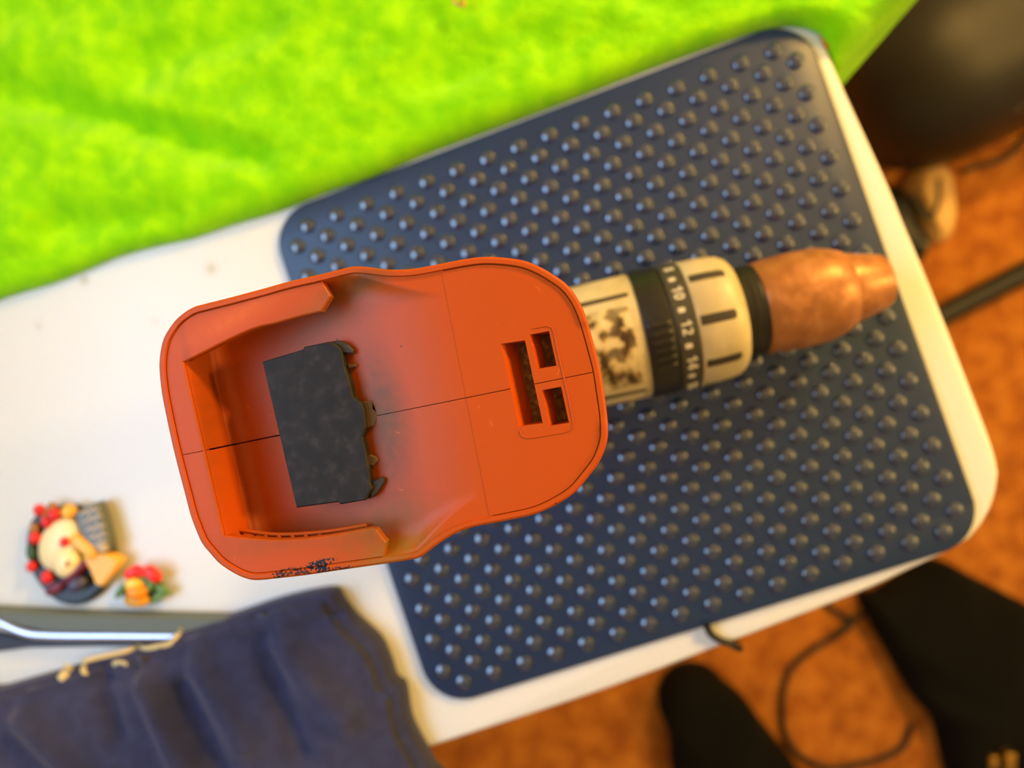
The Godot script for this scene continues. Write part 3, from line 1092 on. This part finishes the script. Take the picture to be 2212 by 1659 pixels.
func make_magnets():
	var t := thing("food_magnet", "round souvenir fridge magnet shaped like a dish of cheese and red fruit", "magnet", Vector3(-0.2791, 0.7400, 0.0934))
	var st := start()
	var dish := smooth_line(pts([-299.12, 75.15, -290.14, 69.7, -277.43, 67.58, -266.11, 72.21, -258.65, 81.67, -254.99, 93.57, -256.32, 103.19, -261.43, 111.71, -270.31, 117.95, -279.19, 119.39, -288.06, 116.48, -295.64, 109.41, -300.66, 100.57, -302.6, 89.72, -302.01, 82.45]), 0.0015, true)
	var moved := PackedVector2Array()
	for q in dish:
		moved.append(q - Vector2(t.position.x, t.position.z))
	prism(st, moved, 0.0, 0.005, 0.0018, false)
	build(st, "dish", M.dish, t)
	bit(t, "cheese_mound", M.pale_cheese, Vector3(-0.2817, 0.7460, 0.0871), Vector3(11, 4.5, 15), -0.5)
	bit(t, "white_cheese", M.pale_cheese, Vector3(-0.2766, 0.7485, 0.0961), Vector3(6.5, 4, 8), -0.6)
	bit(t, "nut", M.nut, Vector3(-0.2738, 0.7520, 0.0956), Vector3(1.2, 0.8, 1.6))
	bit(t, "sausage", M.cheese, Vector3(-0.2763, 0.7470, 0.0704), Vector3(4, 3.2, 4))
	bit(t, "bread", M.cheese, Vector3(-0.2670, 0.7480, 0.0876), Vector3(9, 3, 3.4), -0.7, 0.7)
	for q in [[Vector3(-0.2910, 0.7490, 0.0693), 2.9], [Vector3(-0.2835, 0.7480, 0.0718), 3.3], [Vector3(-0.2876, 0.7480, 0.0756), 3.0], [Vector3(-0.2942, 0.7480, 0.0838), 3.0], [Vector3(-0.2767, 0.7500, 0.0851), 2.4], [Vector3(-0.2971, 0.7470, 0.0989), 2.6], [Vector3(-0.2878, 0.7480, 0.1039), 3.2]]:
		bit(t, "red_fruit", M.red, q[0], Vector3(q[1], q[1] * 0.9, q[1] * 1.1))
	for q in [Vector3(-0.2888, 0.7470, 0.0716), Vector3(-0.2952, 0.7470, 0.0793), Vector3(-0.2863, 0.7460, 0.0684)]:
		bit(t, "nut", M.nut, q, Vector3(2.6, 2.2, 3))
	bit(t, "leaf", M.dark_leaf, Vector3(-0.2979, 0.7460, 0.0915), Vector3(2.6, 2, 5), 0.1)
	bit(t, "fig_slice", M.plum, Vector3(-0.2721, 0.7480, 0.1007), Vector3(9.5, 2.4, 2.4), 0.75)
	bit(t, "fig_slice", M.plum, Vector3(-0.2842, 0.7470, 0.1100), Vector3(6, 2.2, 2.6), 0.5)
	bit(t, "blue_grape", M.glass_blue, Vector3(-0.2714, 0.7480, 0.1070), Vector3(5.5, 4, 3.8), 0.5)
	# cheese wedge
	st = start()
	var wedge := PackedVector2Array()
	for q in pts([-269.28, 93.51, -262.79, 88.89, -248.01, 93.77, -252.01, 100.92, -258, 108.14, -261.96, 106.82, -264.86, 99.32]):
		wedge.append(q - Vector2(t.position.x, t.position.z))
	prism(st, wedge, 0.003, 0.009, 0.0012, false)
	build(st, "cheese_wedge", M.cheese, t)
	# scroll with rows of raised letters too blurred to read
	st = start()
	var scroll := PackedVector2Array()
	for q in pts([-272.3, 70.65, -263.57, 65.8, -260.1, 64.8, -257.68, 70.89, -255.29, 80.26, -253.39, 89.17, -256.37, 90.88, -262.04, 88.88, -268.19, 82.86, -271.1, 75.82]):
		scroll.append(q - Vector2(t.position.x, t.position.z))
	prism(st, scroll, 0.003, 0.0095, 0.0012, false)
	var sc := build(st, "scroll", M.scroll, t)
	st = start()
	for l in [pts([-268.61, 71.14, -265.63, 69.21, -264.17, 70.6, -261.19, 67.74, -260.22, 69.13, -258.23, 67.22]), pts([-267.66, 75.34, -264.69, 74.36, -263.2, 72.46, -261.24, 73.83, -258.76, 70.98, -256.8, 71.88]), pts([-265.73, 79.53, -263.25, 77.61, -261.29, 78.99, -258.8, 76.13, -257.34, 77.51, -255.36, 75.6]), pts([-263.79, 83.25, -261.31, 81.8, -259.36, 83.17, -257.36, 80.32, -254.42, 81.2]), pts([-261.84, 86.03, -258.89, 86.44, -256.9, 84.06, -253.97, 84.94])]:
		var path := PackedVector3Array()
		for q in l:
			path.append(Vector3(q.x - t.position.x, 0.0096, q.y - t.position.z))
		tube(st, path, 0.0009, 6, false, 0.6, true)
	build(st, "lettering", M.stone, sc)
	bit(t, "garlic", M.stone, Vector3(-0.2564, 0.7500, 0.0878), Vector3(3, 2, 2))

	t = thing("flower_magnet", "small souvenir magnet with a red bow, orange bell and green leaves", "magnet", Vector3(-0.2419, 0.7400, 0.1106))
	st = start()
	var back := PackedVector2Array()
	for q in pts([-251.26, 108.64, -245.68, 101.31, -235.69, 102.52, -227.8, 112.38, -233.31, 117.31, -243.33, 119.97, -250.33, 117.75]):
		back.append(q - Vector2(t.position.x, t.position.z))
	prism(st, back, 0.0, 0.003, 0.0008, false)
	build(st, "backing", M.dark_leaf, t)
	bit(t, "bow", M.bright_red, Vector3(-0.2423, 0.7470, 0.1005), Vector3(5, 2.6, 3), 0.5, 0.8)
	bit(t, "bow", M.bright_red, Vector3(-0.2320, 0.7470, 0.1012), Vector3(5.2, 2.6, 3), -0.75, 0.8)
	bit(t, "bow_knot", M.bright_red, Vector3(-0.2368, 0.7480, 0.1001), Vector3(3, 2.5, 2.4))
	bit(t, "bell", M.yellow_petal, Vector3(-0.2423, 0.7460, 0.1069), Vector3(5, 3.6, 4.6))
	bit(t, "bell", M.orange_petal, Vector3(-0.2404, 0.7470, 0.1104), Vector3(5.4, 4, 4.2))
	bit(t, "bell_rim", M.gold_petal, Vector3(-0.2417, 0.7450, 0.1155), Vector3(6.8, 3.2, 3.4))
	for l in [[Vector3(-0.2336, 0.7460, 0.1072), 1.0], [Vector3(-0.2356, 0.7460, 0.1049), -0.9], [Vector3(-0.2304, 0.7450, 0.1136), 0.6], [Vector3(-0.2279, 0.7450, 0.1097), -0.4], [Vector3(-0.2508, 0.7440, 0.1111), 0.9]]:
		bit(t, "leaf", M.leaf, l[0], Vector3(5, 1.4, 2), l[1])


# ------------------------------------------------------------------ grey bar at the left edge
func make_bar():
	var t := thing("slim_case", "slim grey green bar with a bright metal edge, partly under the navy cloth", "case", Vector3(-0.2693, 0.7400, 0.1331))
	var off := -t.position
	var st := start()
	prism(st, pts([-353.74, 120.27, -312.91, 121.34, -282.75, 121.94, -250.53, 122, -206.68, 121.72, -175.54, 121.55, -175.58, 129.88, -243.24, 131.43, -287.85, 131.81, -300.38, 129.8, -312.97, 126.83, -353.77, 122.68]), TABLE_Y, TABLE_Y + 0.009, 0.0012, true, true)
	build(st, "case_body", M.bar_body, t, off)
	st = start()
	tube(st, line3(pts([-353.79, 124.13, -323.1, 125.68, -312.99, 128.74, -301.67, 132.94, -287.87, 134.19, -243.26, 133.32, -175.59, 131.74]), TABLE_Y + 0.0062, 0.003), 0.0026, 14)
	build(st, "metal_edge", M.steel, t, off)
	st = start()
	prism(st, pts([-359.7, 129.76, -318.18, 135.39, -302.8, 137.84, -247.17, 135.68, -178.31, 133.6, -178.33, 137.84, -247.2, 139.98, -302.85, 142.69, -318.29, 145.12, -359.93, 147.42]), TABLE_Y, TABLE_Y + 0.003, 0.0008, true, true)
	build(st, "case_base", M.bar_base, t, off)


# ------------------------------------------------------------------ navy garment at the lower left
func garment_folds(x: float, z: float) -> float:
	var q := Vector2(x, z)
	var h := 0.0
	for c in [[Vector3(-0.2315, 0.7600, 0.1521), Vector3(-0.2083, 0.7600, 0.2012), 0.006, 0.0075], [Vector3(-0.2943, 0.7600, 0.1728), Vector3(-0.2606, 0.7600, 0.2036), 0.007, 0.008], [Vector3(-0.2055, 0.7600, 0.1398), Vector3(-0.1802, 0.7600, 0.1818), 0.006, 0.006], [Vector3(-0.1637, 0.7600, 0.1295), Vector3(-0.1297, 0.7600, 0.1662), 0.008, 0.007], [Vector3(-0.1706, 0.7600, 0.1319), Vector3(-0.1525, 0.7600, 0.1851), 0.006, -0.006], [Vector3(-0.2554, 0.7600, 0.1506), Vector3(-0.2460, 0.7600, 0.1800), 0.006, -0.005], [Vector3(-0.2127, 0.7600, 0.1559), Vector3(-0.1919, 0.7600, 0.1981), 0.006, -0.006],
			[Vector3(-0.3189, 0.7600, 0.1738), Vector3(-0.2363, 0.7600, 0.1499), 0.003, -0.002], [Vector3(-0.2362, 0.7600, 0.1458), Vector3(-0.1341, 0.7600, 0.1186), 0.0035, -0.0035]]:
		var near := Geometry2D.get_closest_point_to_segment(q, Vector2(c[0].x, c[0].z), Vector2(c[1].x, c[1].z))
		var e := near.distance_to(q)
		h += c[3] * exp(-e * e / (c[2] * c[2]))
	return h


func make_garment():
	var t := thing("navy_garment", "folded navy cloth with a stitched beige emblem, lying at the lower left of the table", "cloth", Vector3(-0.2070, 0.7400, 0.1792))
	var off := -t.position
	var p := smooth_line(pts([-363.83, 178.08, -312.5, 161.5, -279.79, 151.55, -254.96, 143.64, -237.76, 138.4, -217.04, 129.35, -203.75, 124.78, -189.35, 120.2, -165.58, 111.95, -144.42, 106.83, -136.95, 107.1, -134.18, 111.83, -127.7, 119.64, -115.47, 130.68, -110.2, 140.76, -107, 150.21, -102.41, 154.14, -99.46, 169.95, -94.9, 180.01, -88.06, 192.22, -77.83, 214.47, -142.64, 250.1, -263.5, 271.4, -378.11, 273.54]), 0.0016, true)
	var steps := [[0.0006, 0.0], [0.0, 0.002], [0.0004, 0.007], [0.0012, 0.0095], [0.003, 0.011], [0.006, 0.0117], [0.009, 0.0124]]
	for k in range(1, 34):
		steps.append([0.02 + 0.03 * k, 0.0124 + 0.003 * smoothstep(0.0, 0.3, 0.03 * k), 1])
	var st := start()
	lump(st, p, TABLE_Y, steps, garment_folds)
	build(st, "folded_cloth", M.navy, t, off)
	# beige stitched emblem along the turned hem
	for l in [[pts([-215.64, 127.19, -217.1, 130.48, -219.05, 133.32, -222.43, 135.05, -234.06, 137.97, -246.24, 140.69, -259.72, 143.46, -265.38, 144.82, -267.61, 147.01, -266.9, 149.33, -263.47, 151.09]), 0.0012], [pts([-274.28, 147.23, -276.28, 150.59, -277.31, 154.86]), 0.0026], [pts([-250.99, 147.2, -249.02, 145.27, -245.12, 144.68, -242.22, 145.75]), 0.0014]]:
		st = start()
		var path := PackedVector3Array()
		for q in smooth_line(l[0], 0.001, false):
			path.append(Vector3(q.x, TABLE_Y + hem_height(q, p), q.y))
		tube(st, path, l[1], 8, false, 0.35, true)
		build(st, "stitched_emblem", M.thread, t, off)


func hem_height(q: Vector2, p: PackedVector2Array) -> float:
	var d := 1.0
	for i in p.size():
		d = minf(d, Geometry2D.get_closest_point_to_segment(q, p[i], p[(i + 1) % p.size()]).distance_to(q))
	var h := 0.0
	var table := [[0.0, 0.002], [0.0004, 0.007], [0.0012, 0.0095], [0.003, 0.011], [0.006, 0.0117], [0.009, 0.0124], [0.02, 0.0134]]
	for i in table.size() - 1:
		if d >= table[i][0]:
			h = remap(minf(d, table[i + 1][0]), table[i][0], table[i + 1][0], table[i][1], table[i + 1][1])
	return h + garment_folds(q.x, q.y) * clampf(h / 0.008, 0.0, 1.0) + 0.0012


# ------------------------------------------------------------------ what lies on the floor to the right
func none(_x: float, _z: float) -> float:
	return 0.0


func creases(x: float, z: float) -> float:
	return 0.006 * sin(x * 60.0 + z * 25.0) + 0.004 * sin(z * 90.0 - x * 20.0)


func make_floor_things():
	# black leather bag, upper right
	var a := Vector3(0.4412, 0.1300, -0.3921)
	var b := Vector3(0.8194, 0.1300, -0.5732)
	var bag := thing("leather_bag", "large black leather bag with a stitched seam on the carpet behind the table corner", "bag", Vector3(a.x, 0, a.z))
	var st := start()
	var ax := (b - a).normalized()
	var prof := []
	var long := a.distance_to(b) * 1000.0
	for k in 13:
		var w := PI / 2 * k / 12
		prof.append(Vector2(-120.0 * cos(w), 122.0 * pow(sin(w), 0.75)))
	prof.append(Vector2(long, 122.0))
	prof.append(Vector2(long + 60.0, 105.0))
	prof.append(Vector2(long + 80.0, 60.0))
	turned(st, prof, a, ax, 48)
	build(st, "bag_body", M.leather, bag, -bag.position)
	var side := Vector3.UP.cross(ax).normalized()
	if side.z < 0:
		side = -side
	st = start()
	for k in 14:
		var s := 0.02 + k * 0.012
		var w := 0.95
		var d := Vector3.UP * cos(w) + side * sin(w)
		var o := a + ax * s + d * 0.122
		tube(st, PackedVector3Array([o, o + ax * 0.008]), 0.0018, 6)
	build(st, "stitching", M.dark_brown, bag, -bag.position)
	st = start()
	var strap := PackedVector3Array()
	for k in 14:
		var w := 1.35 - k * 0.16
		var d := Vector3.UP * cos(w) + side * sin(w)
		strap.append(a + ax * (0.06 + 0.012 * k) + d * 0.125)
	tube(st, strap, 0.007, 8, false, 0.4)
	build(st, "strap", M.black_cloth, bag, -bag.position)
	# cream slipper and a dark shoe under the bag
	var s := thing("cream_slipper", "cream rounded slipper poking out from under the black bag", "slipper", Vector3(0.5089, 0.0000, -0.2495))
	st = start()
	lump(st, smooth_line(pts([464.36, -261.64, 470.5, -287.84, 490.64, -300.52, 515.89, -295.98, 524.3, -268.26, 527.84, -222.28, 524.27, -199.37, 510.49, -189.72, 494.66, -195.23, 479.88, -223.13]), 0.006, true), 0.0, [[0.0, 0.0], [0.0, 0.02], [0.004, 0.03], [0.01, 0.036], [0.25, 0.04, 1], [0.5, 0.042, 1], [0.8, 0.043, 1]], none)
	build(st, "upper", M.cream_felt, s, -s.position)
	st = start()
	tube(st, line3(pts([460.01, -252.68, 474.56, -229.68, 483.99, -221.07, 492.64, -229.34, 496.18, -251.95, 496, -274.61]), 0.041, 0.006), 0.004, 8)
	build(st, "binding", M.dark_brown, s, -s.position)
	s = thing("dark_shoe", "dark shoe with a dull shine between the cream slipper and the table edge", "shoe", Vector3(0.4865, 0.0000, -0.2025))
	st = start()
	lump(st, smooth_line(pts([421, -270.47, 452.87, -269.79, 468.95, -243.1, 478.67, -216.57, 492.81, -189.99, 494.18, -176.79, 482.29, -159.81, 460.04, -164.06, 421.57, -191.06]), 0.006, true), 0.0, [[0.0, 0.0], [0.0, 0.015], [0.005, 0.026], [0.2, 0.034, 1], [0.5, 0.04, 1], [0.8, 0.042, 1]], none)
	build(st, "upper", M.leather, s, -s.position)
	st = start()
	tube(st, line3(pts([455.2, -198.5, 470.98, -191.72, 485.5, -180.4]), 0.034, 0.006), 0.004, 8)
	build(st, "welt", M.bar_body, s, -s.position)
	# cables
	st = start()
	tube(st, line3(pts([415.64, -25.44, 486.49, -68.9, 531.15, -93.37, 575.47, -116.98, 626.96, -144.3, 700.3, -179.62]), 0.0165, 0.01), 0.016, 14)
	tag(build(st, "black_hose", M.cable, self), "thick black hose running over the carpet from under the table's right edge", "hose")
	st = start()
	tube(st, line3(pts([547.97, -293.13, 560.75, -299.54, 579.91, -303.1, 602.16, -309.91, 621.08, -324.76, 631.72, -339.12, 661.77, -364.84]), 0.0045, 0.006), 0.004, 8)
	tag(build(st, "brown_cord", M.dark_brown, self), "thin brown cord on the carpet below the black leather bag", "cord")
	st = start()
	var loop := line3(pts([349.22, 332.08, 369.34, 350.9, 396.01, 366.74, 376.22, 388.03, 343, 408.43, 310.98, 437.25, 298.38, 472.5, 296.59, 514.41, 304.86, 548.97, 330.58, 575.77, 370.83, 587.9, 423.93, 575.11, 463.4, 557.48, 477.7, 536.2, 481.49, 517.46]), 0.006, 0.008)
	tube(st, loop, 0.0042, 8)
	tag(build(st, "looped_cable", M.cable, self), "thin dark cable lying in a wide loop on the carpet between the black bundles", "cable")
	st = start()
	tube(st, line3(pts([368.5, 389.22, 388.27, 371.41, 408, 357.1, 427.66, 342.84, 460.29, 321.46]), 0.010, 0.008), 0.0035, 8)
	tag(build(st, "short_cable", M.cable, self), "short dark cable crossing over the looped cable beside the black bag", "cable")
	# the cable that comes over the table's lower edge
	var e := [Vector3(0.0436, 0.7445, 0.1205), Vector3(0.0462, 0.7425, 0.1252), Vector3(0.0506, 0.7425, 0.1282), Vector3(0.0555, 0.7420, 0.1298), Vector3(0.0601, 0.7350, 0.1340), Vector3(0.0662, 0.7150, 0.1420), Vector3(0.0909, 0.6000, 0.1827), Vector3(0.1503, 0.3000, 0.2749), Vector3(0.2047, 0.0200, 0.3590), Vector3(0.2348, 0.0060, 0.3420)]
	var path := PackedVector3Array()
	for i in e.size() - 1:
		for k in 5:
			path.append(e[i].cubic_interpolate(e[i + 1], e[maxi(i - 1, 0)], e[mini(i + 2, e.size() - 1)], k / 5.0))
	st = start()
	tube(st, path, 0.0018, 8)
	tag(build(st, "thin_cable", M.cable, self), "thin black cable bent over the table's lower edge beside the mat", "cable")
	# black bundles at the lower right
	st = start()
	lump(st, smooth_line(pts([111.79, 493.47, 118.34, 462.71, 136.17, 442.45, 164.54, 435.38, 192.18, 443.19, 211.92, 462.67, 238.13, 483.19, 266.93, 522.32, 308.63, 574.12, 348.87, 631.06, 381.3, 696.17, 160.31, 722.14, 134.71, 601.11, 127.86, 533.53]), 0.008, true), 0.0, [[0.0, 0.0], [-0.002, 0.03], [0.002, 0.05], [0.008, 0.06], [0.2, 0.066, 1], [0.45, 0.07, 1], [0.7, 0.072, 1], [0.9, 0.073, 1]], creases)
	tag(build(st, "black_bundle", M.black_cloth, self), "black cloth bundle with a rounded end, on the carpet below the cable loop", "cloth")
	var c := thing("black_bag", "big black fabric bag with a small brass clasp, right of the looped cable", "bag", Vector3(0.5700, 0.0000, 0.4379))
	st = start()
	lump(st, smooth_line(pts([404.67, 331.16, 425.23, 319.2, 463.57, 294.8, 509.27, 271.07, 552.48, 290.06, 623.1, 326.11, 696.73, 364.97, 716.2, 453.25, 706.03, 652.03, 555.95, 680.09, 528.41, 580.76, 519.8, 540.88, 509.97, 507.74, 489.35, 483.05, 474.48, 463.46, 451.72, 422.59]), 0.008, true), 0.0, [[0.0, 0.0], [-0.001, 0.02], [0.002, 0.035], [0.008, 0.045], [0.2, 0.056, 1], [0.45, 0.06, 1], [0.7, 0.063, 1], [0.9, 0.064, 1]], creases)
	build(st, "bag_body", M.black_cloth, c, -c.position)
	st = start()
	for k in [[Vector3(0.5623, 0.0720, 0.5372), 0.010, 0.018], [Vector3(0.5822, 0.0750, 0.5333), 0.013, 0.024]]:
		prism(st, rect(k[0].x, k[0].z, k[1], k[2]), 0.04, k[0].y, 0.002)
	build(st, "brass_clasp", M.brass, c, -c.position)
